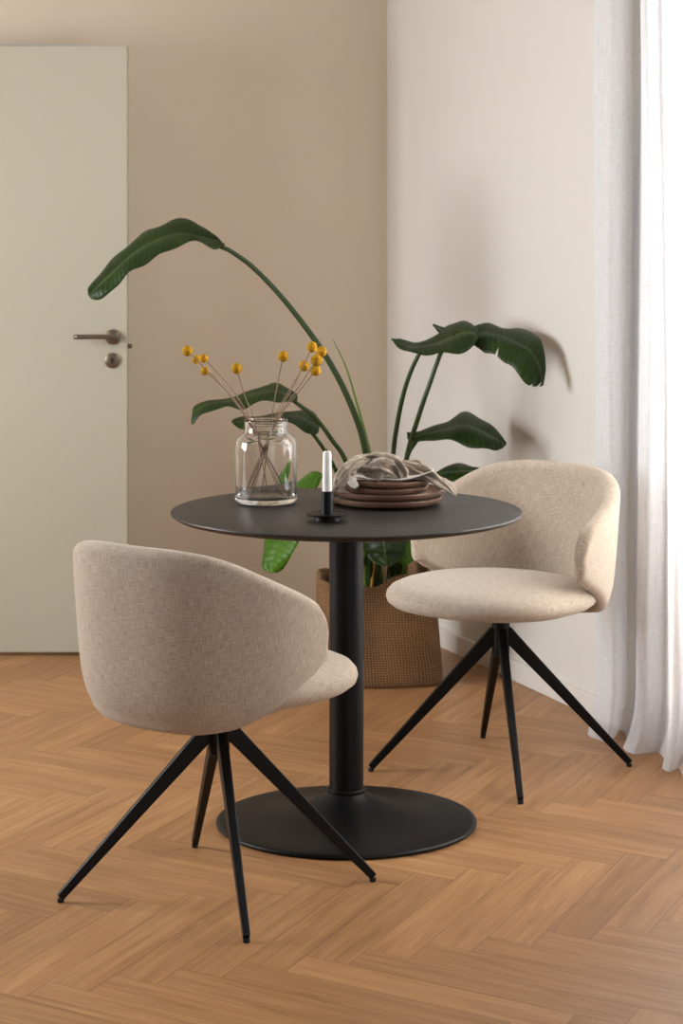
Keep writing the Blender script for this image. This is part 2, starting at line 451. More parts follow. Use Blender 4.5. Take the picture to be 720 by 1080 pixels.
def backrest(parent):
    nt, nz, nc = 90, 22, 7
    V, Fc, UV = [], [], []
    loops = []
    for i in range(nt + 1):
        s = -1 + 2 * i / nt
        s = math.copysign(1 - (1 - abs(s)) ** 1.25, s) if abs(s) < 1 else s
        th = TEND * s; a = abs(th)
        z1, z0 = interp(ZTOP, min(a, 80)), interp(ZBOT, a)
        z1 = interp(ZTOP, a)
        H = .0215
        e = TEND - 10
        if a > e:
            q = (a - e) / (TEND - e); w = math.sqrt(max(0, 1 - q * q))
            zm = z0 + (z1 - z0) * .42
            z1 = zm + (z1 - zm) * max(w, .42); z0 = zm - (zm - z0) * max(w, .8)
        e2 = TEND - 3.6
        if a > e2:
            q = (a - e2) / (TEND - e2); H *= math.sqrt(max(0.004, 1 - q * q))
        pts = []
        lo, hi = z0 + .02, z1 - .02
        for k in range(nz + 1):
            z = lo + (hi - lo) * k / nz; pts.append((interp(ROUT, z), z, 0))
        for k in range(1, nc):
            ph = PI * k / nc; pts.append((interp(ROUT, hi) - .0215 + .0215 * math.cos(ph), hi + .02 * math.sin(ph), 1))
        for k in range(nz + 1):
            z = hi + (lo - hi) * k / nz; pts.append((interp(ROUT, z) - .043, z, 2))
        for k in range(1, nc):
            ph = PI * k / nc; pts.append((interp(ROUT, lo) - .0215 - .0215 * math.cos(ph), lo - .02 * math.sin(ph), 3))
        loop = []
        vc = 0
        for k, (r, z, kk) in enumerate(pts):
            rm = interp(ROUT, min(max(z, lo), hi)) - .0215
            r = rm + (r - rm) * (H / .0215)
            an = R(th)
            r *= .945 * (abs(math.cos(an)) ** 2.5 + abs(math.sin(an)) ** 2.5) ** (-1 / 2.5)
            loop.append(len(V)); V.append((r * math.sin(an), -r * math.cos(an), z))
            vc += math.dist(pts[k][:2], pts[k - 1][:2]) if k else 0
            UV.append((.29 * an, vc))
        loops.append(loop)
    m = len(loops[0])
    for a, b in zip(loops[:-1], loops[1:]):
        for k in range(m):
            Fc.append((a[k], a[(k + 1) % m], b[(k + 1) % m], b[k]))
    Fc.append(tuple(loops[0])); Fc.append(tuple(reversed(loops[-1])))
    return mesh_obj('backrest', V, Fc, M_fab, parent, uvs=UV)
def disc_cushion(name, prof, hx, hy, off, ex, mat, parent, n=72):
    V, Fc, UV = [], [], []
    rows = []
    arc = sum(math.dist((p[0] * hx, p[1]), (q[0] * hx, q[1])) for p, q in zip(prof[:-1], prof[1:])); run = 0; last = None
    for r, z in prof:
        if last: run += math.dist((r * hx, z), last)
        last = (r * hx, z)
        if r == 0:
            rows.append([len(V)]); V.append((0, off, z)); UV.append((0, off))
            continue
        row = []
        for k in range(n):
            a = 2 * PI * k / n; ca, sa = math.cos(a), math.sin(a)
            q = (abs(ca) ** ex + abs(sa) ** ex) ** (-1 / ex)
            row.append(len(V)); V.append((r * hx * q * ca, off + r * hy * q * sa, z)); UV.append(((arc - run) * ca * q, (arc - run) * sa * q))
        rows.append(row)
    for a, b in zip(rows[:-1], rows[1:]):
        for k in range(n):
            k2 = (k + 1) % n
            if len(a) == 1: Fc.append((a[0], b[k], b[k2]))
            elif len(b) == 1: Fc.append((a[k], b[0], a[k2]))
            else: Fc.append((a[k], b[k], b[k2], a[k2]))
    return mesh_obj(name, V, Fc, mat, parent, uvs=UV)
def taper_bar(name, a, b, wa, ha, wb, hb, mat, parent):
    a, b = Vector(a), Vector(b); d = (b - a).normalized()
    side = d.cross(Vector((0, 0, 1))).normalized(); up = side.cross(d)
    V = []
    for p, w, h in ((a, wa, ha), (b, wb, hb)):
        for sx, sz in ((-1, -1), (1, -1), (1, 1), (-1, 1)): V.append(p + side * sx * w / 2 + up * sz * h / 2)
    o = mesh_obj(name, V, [(0, 1, 2, 3), (7, 6, 5, 4), (0, 4, 5, 1), (1, 5, 6, 2), (2, 6, 7, 3), (3, 7, 4, 0)], mat, parent, smooth=False)
    return bevel(o, .003)
def make_chair():
    root = empty('swivel_chair', (0, 0, 0))
    body = []
    body.append(backrest(root))
    body.append(disc_cushion('seat', [(0, .421), (.5, .421), (.84, .422), (.93, .427), (.985, .438), (1, .450), (.99, .462), (.95, .474), (.87, .483), (.7, .490), (.4, .495), (0, .497)], (.258), .256, .040, 2.3, M_fab, root))
    body.append(disc_cushion('seat_pan', [(0, .398), (.8, .398), (.93, .400), (1, .406), (1, .419), (.9, .4205), (0, .4205)], .17, .17, -.035, 2.2, M_fab, root))
    leg = []
    leg.append(lathe('swivel_hub', [(0, .29), (.018, .29), (.0215, .293), (.0225, .30), (.0225, .398), (0, .398)], M_black, root, n=40))
    for k in range(4):
        l = taper_bar('leg', (.012, 0, .352), (.334, 0, .0105), .023, .036, .0145, .017, M_black, root)
        l.rotation_euler.z = k * PI / 2; leg.append(l)
        ft = lathe('foot_pad', [(0, 0), (.0062, 0), (.0072, .0015), (.0072, .008), (0, .008)], M_rubber, l, (.3325, 0, 0), 20)
    return root, body, leg
def place(root, loc, face, legang, legR=None):
    root.location = (loc[0], loc[1], 0)
    for ch in children(root):
        n = ch.name.split('.')[0]
        if n in ('backrest', 'seat', 'seat_pan'): ch.rotation_euler.z = R(face - 90)
        elif n == 'leg': ch.rotation_euler.z += R(legang)
def children(o): return [x for x in bpy.data.objects if x.parent == o]
def copy_tree(o, parent=None):
    c = o.copy(); C.objects.link(c)
    if parent: c.parent = parent
    for ch in children(o): copy_tree(ch, c)
    return c
ch1, _, _ = make_chair()
ch2 = copy_tree(ch1)
place(ch1, (-.258, 4.785), 52, 12.4)
place(ch2, (.407, 5.806), 230, 4.2)
tag(ch1, 'beige upholstered swivel chair with its back to the viewer, left of the table', 'chair', 'upholstered swivel chairs at the table')
tag(ch2, 'beige upholstered swivel chair facing the viewer, behind the table near the curtain', 'chair', 'upholstered swivel chairs at the table')

# ------------------------------------------------------------------ glass jar and craspedia
VX, VY = -.1806, 5.44
lathe_v = lathe('glass_vase', [(0, 0), (.067, 0), (.072, .0025), (.074, .010), (.074, .136), (.0727, .147), (.068, .156), (.060, .1615), (.0545, .165), (.052, .171), (.0512, .18), (.0512, .190), (.0528, .196), (.0525, .199), (.051, .2),
                         (.0490, .199), (.0482, .195), (.0478, .188), (.0478, .178), (.0482, .170), (.051, .163), (.058, .158), (.065, .152), (.0695, .144), (.0706, .134), (.0706, .022), (.068, .015), (.062, .0125), (0, .012)], M_glass, None, (VX, VY, TZ + .0003), 96, 80)
tag(lathe_v, 'clear glass jar vase with a narrow neck holding yellow ball flowers', 'vase')
FL = [(197.5, 370, 262, 302, -.05, .7), (206.7, 379, 261, 304.5, .03, .6), (215, 378, 265, 299, .06, .6), (216, 391, 263.5, 296, 0, .6), (249.5, 388.7, 268, 283, -.03, .85),
      (298.5, 376, 286, 275.5, -.04, 1), (329, 366, 290.5, 265, .02, .9), (339, 371, 292, 262, .06, .8), (333.7, 380, 291, 257, -.05, .95), (320.7, 386, 288.5, 262, .04, .9), (332.7, 390.7, 293, 258, 0, .8)]
FLAB = ['yellow craspedia ball, leftmost of all, on a long leaning stem', 'small yellow craspedia ball just right of the leftmost one',
        'yellow craspedia ball in left cluster, upper right of the four', 'yellow craspedia ball in left cluster, lowest of the four',
        'single yellow craspedia ball between left cluster and the vase neck', 'single yellow craspedia ball standing upright above the vase neck',
        'topmost yellow craspedia ball of the right cluster', 'rightmost yellow craspedia ball of the right cluster',
        'largest yellow craspedia ball in the middle of right cluster', 'yellow craspedia ball, leftmost of the right cluster',
        'lowest yellow craspedia ball of the right cluster']
random.seed(4)
for i, (bx, by, nx, ex, d, sz) in enumerate(FL):
    ball = P(bx, by, VY + d)
    neck = P(nx, 443, VY + d * .35)
    bd = -d * .5
    end = Vector(((ex - 360) / F * (VY + bd), VY + bd, TZ + .0165))
    mid = neck.lerp(end, .5)
    k1 = ball.lerp(neck, .5) + Vector((0.004 * random.uniform(-1, 1) + (.006 if bx < 230 else 0), 0, .006 if bx < 230 else 0.002))
    fr = empty('craspedia', end)
    path = [Vector(p) - end for p in catmull([end, mid, neck, k1, ball], 30)]
    tube('stem', path, .0013, M_dry, fr, 7)
    r = .0125 if i not in (1, 2, 3) else .0105
    if i == 8: r = .0138
    V, Fc = [], []
    bm = bmesh.new(); bmesh.ops.create_icosphere(bm, subdivisions=4, radius=r)
    for vv in bm.verts:
        nn = noise.noise(vv.co * 380); vv.co *= 1 + .06 * nn; vv.co.z *= 1.06
    me = bpy.data.meshes.new('flower_head'); bm.to_mesh(me); bm.free()
    for p in me.polygons: p.use_smooth = True
    me.materials.append(M_flower)
    h = bpy.data.objects.new('flower_head', me); C.objects.link(h); h.parent = fr; h.location = ball - end
    tag(fr, FLAB[i] + ' in the glass vase' if 'vase' not in FLAB[i] else FLAB[i], 'flower', 'yellow ball flowers in the glass vase')

# ------------------------------------------------------------------ candle and holder
HX, HYY = -.0325, 5.14
ch = tag(empty('candle_holder', (HX, HYY, TZ)), 'low black metal candle holder with a round tray on the table', 'candle holder')
lathe('foot', [(0, 0), (.029, 0), (.030, .001), (.030, .0125), (0, .0125)], M_black, ch, n=56)
lathe('tray', [(0, .0125), (.046, .0125), (.0478, .014), (.0482, .0165), (.0470, .0165), (.0455, .0150), (0, .0150)], M_black, ch, n=72)
lathe('candle_cup', [(0, .015), (.0128, .015), (.0128, .0665), (.0120, .067), (.0113, .066), (.0113, .055), (0, .055)], M_black, ch, n=40)
cd = tag(empty('candle', (HX, HYY, TZ + .0555)), 'short white taper candle in the black candle holder, unlit', 'candle')
lathe('wax_body', [(0, 0), (.0108, 0), (.0110, .01), (.0105, .05), (.0096, .097), (.0086, .1005), (.006, .1018), (0, .1015)], M_wax, cd, n=36)
tube('wick', [(0, 0, .100), (0, 0, .104), (.0006, 0, .108)], .0009, M_wick, cd, 8)

# ------------------------------------------------------------------ plates
PX, PY = .1075, 5.42
def plate_prof(Rr, h):
    return [(0, .001), (Rr * .55, .001), (Rr * .6, 0), (Rr * .66, 0), (Rr * .86, .003), (Rr * .955, h * .35), (Rr * .99, h * .65), (Rr, h * .93), (Rr - .0012, h), (Rr - .0035, h - .0006), (Rr - .006, h * .66), (Rr * .92, h * .45), (Rr * .82, .0075), (Rr * .5, .006), (0, .006)]
stack = [('dinner_plate', .1335, .0195, 0, 0, 'brown glazed dinner plate, bottom one of the plate stack'), ('dinner_plate', .1325, .0195, .0165, .003, 'brown glazed dinner plate, second from the bottom of the stack'),
         ('side_plate', .1015, .018, .0275, -.001, 'smaller brown side plate, third from the bottom of the stack'), ('side_plate', .1020, .018, .0430, .001, 'smaller brown side plate topping the stack under the napkins')]
for nm, Rr, h, dz, ddx, lb in stack:
    pl = lathe(nm, plate_prof(Rr, h), M_plate, None, (PX + ddx, PY, TZ + dz + .0003), 96, 50)
    tag(pl, lb, 'plate', 'brown plates stacked on the table')

# ------------------------------------------------------------------ napkins
def bundle(strands):
    V, Fc, U = [], [], []
    for sd, (pts, rad, flat) in enumerate(strands):
        n = 60
        path = catmull([P(*p) for p in pts], n)
        rr = [r[0] for r in catmull([(q,) for q in rad], n)]
        rnd = random.Random(sd * 7 + 3)
        p1, p2, p3 = rnd.uniform(0, 6), rnd.uniform(0, 6), rnd.uniform(0, 6)
        def prof(i, ph):
            t = i / n * 4
            w = 1 + .30 * (1 - 2 * abs(math.sin(1.5 * ph + p1 + t * .55))) + .20 * (1 - 2 * abs(math.sin(2.5 * ph + p2 - t * .9)))
            w += .22 * noise.noise(Vector((t * 2.6, math.cos(ph) * 1.8 + sd * 5, math.sin(ph) * 1.8))) + .10 * noise.noise(Vector((t * 7, math.cos(ph) * 4 + sd * 5, math.sin(ph) * 4)))
            e = min(i, n - 1 - i) / 7
            w *= min(1, .35 + .65 * math.sqrt(min(1, e)))
            return w, w * flat
        v, f, u = tube_geo([Vector(p) for p in path], rr, 72, prof)
        k = len(V); V += v; U += [(a, b * 3) for a, b in u]; Fc += [tuple(k + q for q in ff) for ff in f]
    return V, Fc, U
strands = [
    ([(392, 483, 5.40), (378, 487, 5.37), (366, 495, 5.35), (356, 508, 5.34), (350, 518, 5.34)], [.011, .016, .019, .017, .009], .75),
    ([(372, 492, 5.40), (384, 485, 5.40), (400, 482, 5.39), (414, 486, 5.37), (424, 496, 5.36), (428, 505, 5.36)], [.009, .014, .017, .017, .015, .011], .85),
    ([(380, 500, 5.40), (392, 495, 5.37), (405, 494, 5.36), (421, 500, 5.38)], [.014, .024, .025, .017], .85),
    ([(418, 488, 5.43), (432, 493, 5.40), (446, 499, 5.38), (460, 506, 5.36), (472, 514, 5.35), (481, 523, 5.35)], [.016, .021, .020, .017, .013, .005], .75),
    ([(428, 494, 5.44), (433, 489, 5.44), (440, 488, 5.44), (447, 493, 5.43), (452, 500, 5.42)], [.006, .008, .009, .009, .007], .9),
    ([(374, 505, 5.44), (400, 500, 5.47), (430, 499, 5.47), (450, 504, 5.45)], [.014, .020, .020, .014], .7),
]
V, Fc, U = bundle(strands)
nk = mesh_obj('linen_napkin', V, Fc, M_linen, uvs=U)
tag(nk, 'crumpled taupe linen napkin knotted on top of the brown plates', 'napkin')
# white cloth strip under the linen, its corner drooping over the left of the top plate
rows = [(374, 515, 5.335, .004, .012), (371, 508, 5.335, .012, .012), (375, 502, 5.34, .020, .02), (382, 503.5, 5.345, .022, .03), (392, 506.5, 5.345, .010, .05), (408, 505.5, 5.345, .008, .07),
        (424, 505, 5.345, .008, .06), (440, 503, 5.35, .009, .05), (457, 497, 5.355, .004, .02)]
rs = catmull([tuple(P(a, b, d)) + (w, dep) for a, b, d, w, dep in rows], 50)
V, U, Fc = [], [], []
nc = 9
for i, (x, y, z, w, dep) in enumerate(rs):
    for k in range(nc):
        s = k / (nc - 1)
        left = max(0, 1 - i / 16)
        xx = x + left * (s - .5) * .036 * math.sin(min(1, i / 6 + .25) * 1.5)
        V.append(Vector((xx, y + dep * s * (1 - left * .6), z + .002 * math.sin(s * 9 + i * .3) + (1 - left) * .004 * s)))
        U.append((i * .003, s * .06))
for i in range(len(rs) - 1):
    for k in range(nc - 1):
        a = i * nc + k; Fc.append((a, a + 1, a + nc + 1, a + nc))
wn = mesh_obj('white_napkin', V, Fc, M_white, uvs=U)
m = wn.modifiers.new('th', 'SOLIDIFY'); m.thickness = .0022; m.offset = 0
tag(wn, 'thin white cloth napkin under the linen one, corner drooping over the top plate', 'napkin')

# ------------------------------------------------------------------ plant
BX, BY = .118, 6.93
pot = tag(empty('woven_basket', (BX, BY, 0)), 'brown woven jute basket holding the tall plant in the corner', 'basket')
def basket():
    V, Fc, UV = [], [], []
    n, nz = 120, 26
    ex = 4.6
    def ring(a, f, hz, grow):
        ca, sa = math.cos(a), math.sin(a)
        q = (abs(ca) ** ex + abs(sa) ** ex) ** (-1 / ex)
        return (.186 + grow) * q * ca * f, (.180 + grow) * q * sa * f
    def rimz(a):                      # height of the wavy rim, a in world angle
        return .318 + .024 * math.cos(a) + .012 * math.cos(2 * a) + .007 * math.sin(5 * a + 1) + .004 * math.sin(9 * a)
    rot = R(5)
    rows = []
    def add(f, zf, grow):
        row = []
        for k in range(n):
            a = 2 * PI * k / n
            x, y = ring(a, f, zf, grow)
            z = zf * rimz(a)
            wob = 1 + .02 * math.sin(3 * a + z * 9) + .012 * math.sin(7 * a - z * 14)
            xx, yy = x * wob, y * wob
            xr, yr = xx * math.cos(rot) - yy * math.sin(rot), xx * math.sin(rot) + yy * math.cos(rot)
            # the bag leans a little to the left as it rises
            row.append(len(V)); V.append((xr - .022 * z / .3, yr, z)); UV.append((a * .19, z))
        rows.append(row)
    for k in range(nz + 1):
        s = k / nz
        f = .975 + .025 * min(1, s * 14) ** .5 - .09 * s + .012 * math.sin(s * PI)
        add(f, s, 0)
    for r, g in ((1.012, -.005), (1.005, -.011), (.98, -.014)): add(.90, r, g + .002)
    for k in range(6): add(.89, .96 - .08 * k, -.014)
    for a, b in zip(rows[:-1], rows[1:]):
        for k in range(n): Fc.append((a[k], a[(k + 1) % n], b[(k + 1) % n], b[k]))
    Fc.append(tuple(reversed(rows[0])))
    o = mesh_obj('basket_body', V, Fc, M_jute, pot, uvs=UV)
    return o
basket()
disc_cushion('soil', [(0, .215), (1, .215), (1, .235), (.6, .243), (0, .246)], .142, .138, 0, 3, M_soil, pot, 48)

plant = tag(empty('bird_of_paradise_plant', (BX, BY, .24)), 'tall green plant with large paddle leaves on arching stems, growing in the basket', 'plant')
PO = Vector((BX, BY, .24))
def petiole(pts, r0, r1, mat=M_stem, foot=None):
    p = [P(*q) for q in pts]
    if foot is not None: p = [Vector((BX + foot[0], BY + foot[1], .235))] + p
    n = 40
    path = [Vector(q) - PO for q in catmull(p, n)]
    return tube('leaf_stalk', path, [r0 + (r1 - r0) * k / (n - 1) for k in range(n)], mat, plant, 12)
def leaf(st, mat=M_leaf, bulge=.010, n=40, th=.0012, wave=.0045, seed=0, cuts=()):
    """st: stations (edgeA px,py,D, mid px,py,D, edgeB px,py,D) from the stalk to the tip"""
    rs = catmull([tuple(P(*s[0])) + tuple(P(*s[1])) + tuple(P(*s[2])) for s in st], n)
    V, U, Fc = [], [], []
    m = 8; L = 0; prev = None
    for i, q in enumerate(rs):
        A, Mi, B = Vector(q[0:3]), Vector(q[3:6]), Vector(q[6:9])
        if prev: L += (Mi - prev).length
        prev = Mi
        nrm = (A - Mi).cross(rsd(rs, i)).normalized() if (A - Mi).length > 1e-5 else Vector((0, 0, 1))
        if nrm.z < 0: nrm = -nrm
        for k in range(-m, m + 1):
            s = k / m; E = A if s < 0 else B; a = abs(s)
            for ct, dep, hw, sd in cuts:
                if (s < 0) == (sd < 0): a *= 1 - dep * max(0, 1 - abs(i / (n - 1) - ct) / hw)
            p = Mi.lerp(E, a)
            w = (E - Mi).length
            p = p + nrm * (bulge * math.sin(a * PI) * min(1, w / .05) + wave * math.sin(L * 60 + s * 2 + seed) * a * a)
            V.append(p - PO); U.append((L, s))
    c = 2 * m + 1
    for i in range(len(rs) - 1):
        for k in range(c - 1):
            a = i * c + k; Fc.append((a, a + 1, a + c + 1, a + c))
    o = mesh_obj('leaf', V, Fc, mat, plant, uvs=U)
    md = o.modifiers.new('th', 'SOLIDIFY'); md.thickness = th; md.offset = 0
    # rib underneath
    rib = [Vector(q[3:6]) - PO - Vector((0, 0, .0015)) for q in rs]
    rb = tube('midrib', [r for r in rib], [.0042 * (1 - .8 * k / (n - 1)) for k in range(n)], M_stem, o, 8)
    return o
def rsd(rs, i):
    a = rs[max(i - 1, 0)]; b = rs[min(i + 1, len(rs) - 1)]
    d = Vector(b[3:6]) - Vector(a[3:6])
    return d.normalized() if d.length > 1e-7 else Vector((1, 0, 0))

# 1 the long arching leaf at the upper left
petiole([(392, 560, 6.88), (386, 480, 6.84), (372, 432, 6.82), (345, 378, 6.80), (305, 323, 6.78), (270, 285, 6.76), (245, 266, 6.74), (232, 260, 6.73)], .0115, .0062, foot=(.0, .0))
leaf([((237, 262, 6.75), (236, 260, 6.73), (236, 257, 6.72)), ((229, 253, 6.78), (224, 254, 6.73), (228, 262, 6.68)), ((214, 240, 6.80), (209, 251, 6.72), (211, 256, 6.64)),
      ((200, 231, 6.81), (193, 247, 6.71), (196, 256, 6.62)), ((178, 234, 6.81), (172, 251, 6.70), (173, 267, 6.61)), ((152, 246, 6.80), (146, 264, 6.68), (148, 281, 6.60)),
      ((127, 266, 6.77), (126, 281, 6.66), (129, 294, 6.60)), ((108, 287, 6.74), (109, 297, 6.64), (114, 312, 6.60)), ((98, 301, 6.70), (99, 307, 6.63), (104, 315.5, 6.61)), ((94, 311, 6.64), (94.5, 313, 6.63), (96, 315, 6.62))], bulge=.012)
# 2 the unopened spear leaf
o = petiole([(396, 560, 6.93), (392, 495, 6.93), (386, 462, 6.92), (376, 425, 6.91), (365, 388, 6.90), (351, 358, 6.89)], .0085, .0012, M_stem2, foot=(.01, .03))
# 3 leaf left of the right pair
petiole([(413, 560, 6.85), (414, 487, 6.80), (420, 440, 6.76), (429, 403, 6.73), (441, 375, 6.70), (449, 366, 6.69)], .0085, .006, foot=(.03, .0))
leaf([((414, 358, 6.70), (413, 357, 6.70), (413, 357.5, 6.69)), ((424, 360.5, 6.76), (423, 363.5, 6.69), (421, 366, 6.64)), ((441, 362, 6.80), (438, 367, 6.69), (432, 372.5, 6.60)),
      ((462, 354, 6.83), (456, 364, 6.69), (448, 373.5, 6.58)), ((474, 342, 6.84), (472, 358, 6.68), (466, 373, 6.56)), ((486, 338.5, 6.82), (486, 352, 6.66), (482, 372.5, 6.56)),
      ((498, 343.5, 6.76), (497, 351, 6.64), (496, 367, 6.57)), ((503.5, 351, 6.68), (503.5, 354, 6.63), (503, 359, 6.60))], bulge=.010, seed=1)
# small curled tip of the leaf behind
leaf([((456, 342, 6.86), (457, 342.5, 6.86), (458, 341, 6.86)), ((462, 350, 6.84), (464, 347, 6.84), (468, 345, 6.86)), ((470, 357, 6.82), (474, 352, 6.82), (478, 345, 6.85)), ((486, 356, 6.80), (488, 352, 6.80), (488, 346, 6.82))], bulge=.004, n=16, seed=2)
# 4 leaf reaching to the right wall
petiole([(420, 560, 6.82), (428, 487, 6.74), (441, 440, 6.68), (454, 402, 6.66), (466, 370, 6.66), (478, 356, 6.67)], .0088, .006, foot=(.05, -.02))
leaf([((478, 352, 6.71), (478, 356, 6.67), (478, 360, 6.65)), ((500, 344.5, 6.75), (500, 352, 6.66), (501, 366, 6.61)), ((514, 342, 6.77), (516, 352, 6.64), (512, 371, 6.58)), ((530, 345.5, 6.75), (533, 357, 6.61), (524, 377, 6.55)),
      ((549, 348, 6.71), (548, 364, 6.57), (537, 384, 6.53)), ((563, 350.5, 6.65), (559, 371, 6.54), (546, 396, 6.51)), ((570, 361, 6.59), (567, 384, 6.52), (557, 405, 6.50)), ((573, 384, 6.55), (570, 396, 6.51), (564, 408, 6.49)), ((572.5, 406, 6.52), (572, 406.5, 6.51), (571, 407, 6.51))], bulge=.012, seed=3, n=110, cuts=((.36, .35, .012, 1), (.905, .75, .02, 1), (.80, .12, .015, 1)))
# 5 lower right leaf
petiole([(416, 560, 6.80), (425, 500, 6.70), (431, 478, 6.72), (440, 464, 6.74)], .0075, .0055, foot=(.06, -.03))
leaf([((429, 457, 6.76), (429.5, 461, 6.74), (430.5, 466, 6.72)), ((440, 456, 6.80), (441, 461, 6.73), (440, 467.5, 6.68)), ((453, 452.5, 6.82), (455, 457, 6.72), (453, 463.5, 6.66)), ((470, 445.5, 6.84), (473, 452, 6.70), (474, 465, 6.62)),
      ((485, 436, 6.85), (490, 449, 6.68), (492, 470, 6.59)), ((500, 437.5, 6.82), (505, 454, 6.66), (508, 474, 6.57)), ((515, 446, 6.77), (518, 461, 6.64), (521, 474.5, 6.58)), ((526, 460, 6.70), (528, 467, 6.64), (529, 472.5, 6.60)), ((533.5, 467.5, 6.65), (533.8, 468.5, 6.64), (533.5, 469.5, 6.63))], bulge=.010, seed=4)
# 6 small leaf above the chair back
petiole([(412, 560, 6.78), (430, 525, 6.70), (448, 508, 6.66), (460, 501, 6.64)], .006, .0045, foot=(.07, .02))
leaf([((458, 500, 6.66), (458, 501, 6.64), (459, 503, 6.62)), ((471, 491.5, 6.70), (471, 498, 6.62), (472, 506, 6.56)), ((486, 490, 6.70), (486, 497, 6.60), (487, 507, 6.54)), ((500, 492, 6.66), (500, 497, 6.59), (501, 504, 6.55)), ((514, 497.5, 6.58), (514, 498, 6.58), (514, 499, 6.57))], bulge=.006, n=24, seed=5)
# 7 leaf behind the vase, reaching left
petiole([(388, 560, 6.80), (366, 490, 6.66), (350, 464, 6.60), (332, 440, 6.55), (318, 429, 6.52), (311, 424, 6.50)], .008, .0055, foot=(-.03, -.02))
leaf([((313, 414, 6.52), (313.5, 421, 6.50), (309, 426, 6.48)), ((304, 410.5, 6.58), (303, 416, 6.50), (300, 423.5, 6.44)), ((287, 404.5, 6.60), (286, 412, 6.48), (284, 423.5, 6.41)), ((268, 411.5, 6.58), (267, 416, 6.47), (266, 426, 6.40)),
      ((250, 419, 6.56), (249, 421.5, 6.46), (252, 432.5, 6.39)), ((232, 423, 6.54), (232, 425, 6.45), (236, 429, 6.39)), ((216, 425, 6.51), (215, 428, 6.44), (214, 436, 6.40)), ((207, 426.5, 6.48), (205.5, 434, 6.43), (205, 448.5, 6.41)), ((203.5, 436, 6.44), (203, 440, 6.43), (203, 444, 6.42))], bulge=.007, seed=6)
# 8 second leaf behind the vase
petiole([(386, 560, 6.84), (356, 500, 6.72), (344, 478, 6.68), (330, 458, 6.65), (318, 446, 6.63)], .0075, .005, foot=(-.05, .01))
leaf([((337, 447, 6.66), (336, 451, 6.65), (334, 458, 6.63)), ((332, 437, 6.72), (328, 445, 6.64), (325, 456, 6.58)), ((318, 432.5, 6.76), (313, 439, 6.63), (308, 448, 6.56)), ((300, 435.5, 6.74), (297, 440, 6.61), (292, 446, 6.54)),
      ((278, 439, 6.70), (276, 443, 6.60), (274, 449, 6.53)), ((258, 440.5, 6.66), (257, 445, 6.58), (256, 451.5, 6.54)), ((245, 443.5, 6.60), (244, 445, 6.58), (246, 448, 6.56))], bulge=.007, seed=7)
# 9 young leaf hanging behind the table at the left
petiole([(382, 590, 6.88), (366, 530, 6.80), (352, 508, 6.76), (338, 502, 6.72)], .0065, .0045, M_stem2, foot=(-.06, .02))
leaf([((340, 500, 6.74), (339, 503, 6.72), (338, 506, 6.70)), ((328, 499, 6.80), (325, 508, 6.71), (330, 520, 6.64)), ((312, 511, 6.82), (311, 522, 6.70), (322, 535, 6.60)), ((296, 534, 6.80), (304, 544, 6.68), (318, 554, 6.58)),
      ((284, 560, 6.76), (298, 566, 6.66), (313.5, 571, 6.58)), ((277, 582, 6.71), (290, 584, 6.65), (308, 587, 6.59)), ((276.5, 597, 6.67), (286, 598, 6.64), (298, 599, 6.61)), ((283, 604, 6.64), (287, 604.5, 6.63), (292, 603.5, 6.62))], M_leaf2, bulge=.010, seed=8)
# 10 broad leaf hanging over the basket rim
petiole([(424, 575, 6.84), (420, 545, 6.76), (412, 535, 6.70), (405, 540, 6.66)], .006, .0045, foot=(.05, .03))
leaf([((402, 538, 6.68), (405, 537, 6.66), (409, 538, 6.66)), ((388, 550, 6.68), (405, 551, 6.62), (424, 551, 6.66)), ((381, 566, 6.66), (405, 567, 6.60), (428, 567, 6.64)), ((385, 582, 6.64), (406, 583, 6.59), (426, 582, 6.62)),
      ((394, 592, 6.62), (408, 593, 6.59), (420, 592, 6.61)), ((406, 597, 6.60), (409, 597.5, 6.59), (413, 597, 6.60))], bulge=.012, seed=9)
petiole([(428, 580, 6.90), (430, 555, 6.86), (432, 545, 6.84)], .005, .004, M_stem2, foot=(.04, .05))
leaf([((430, 540, 6.84), (432, 540, 6.84), (434, 541, 6.84)), ((420, 556, 6.84), (428, 556, 6.80), (436, 556, 6.84)), ((416, 574, 6.82), (427, 575, 6.78), (436, 573, 6.82)), ((417, 590, 6.80), (428, 588, 6.77), (438, 589, 6.80)), ((424, 596, 6.78), (427, 596.5, 6.77), (430, 595, 6.78))], M_leaf2, bulge=.008, n=24, seed=10)
# thick sheathed stems rising from the soil
for fx, fy, tx, top, mat, r in ((-.055, -.03, 388, 545, M_stem2, .016), (-.02, -.045, 400, 540, M_stem, .015), (-.035, -.06, 397.5, 570, M_stemy, .006), (.02, -.04, 416, 545, M_stem, .014), (.06, -.02, 431, 560, M_stem2, .010), (-.075, .0, 380, 545, M_stem, .012)):
    q = P(tx, top, BY + fy)
    path = [Vector((BX + fx * .8, BY + fy, .235)) - PO, Vector(((BX + fx) * .6 + q.x * .4, BY + fy, .3)) - PO, q - PO, q - PO + Vector((0, .02, .03))]
    tube('sheath', [Vector(p) for p in catmull(path, 16)], [r * (1 - .45 * k / 15) for k in range(16)], mat, plant, 12)

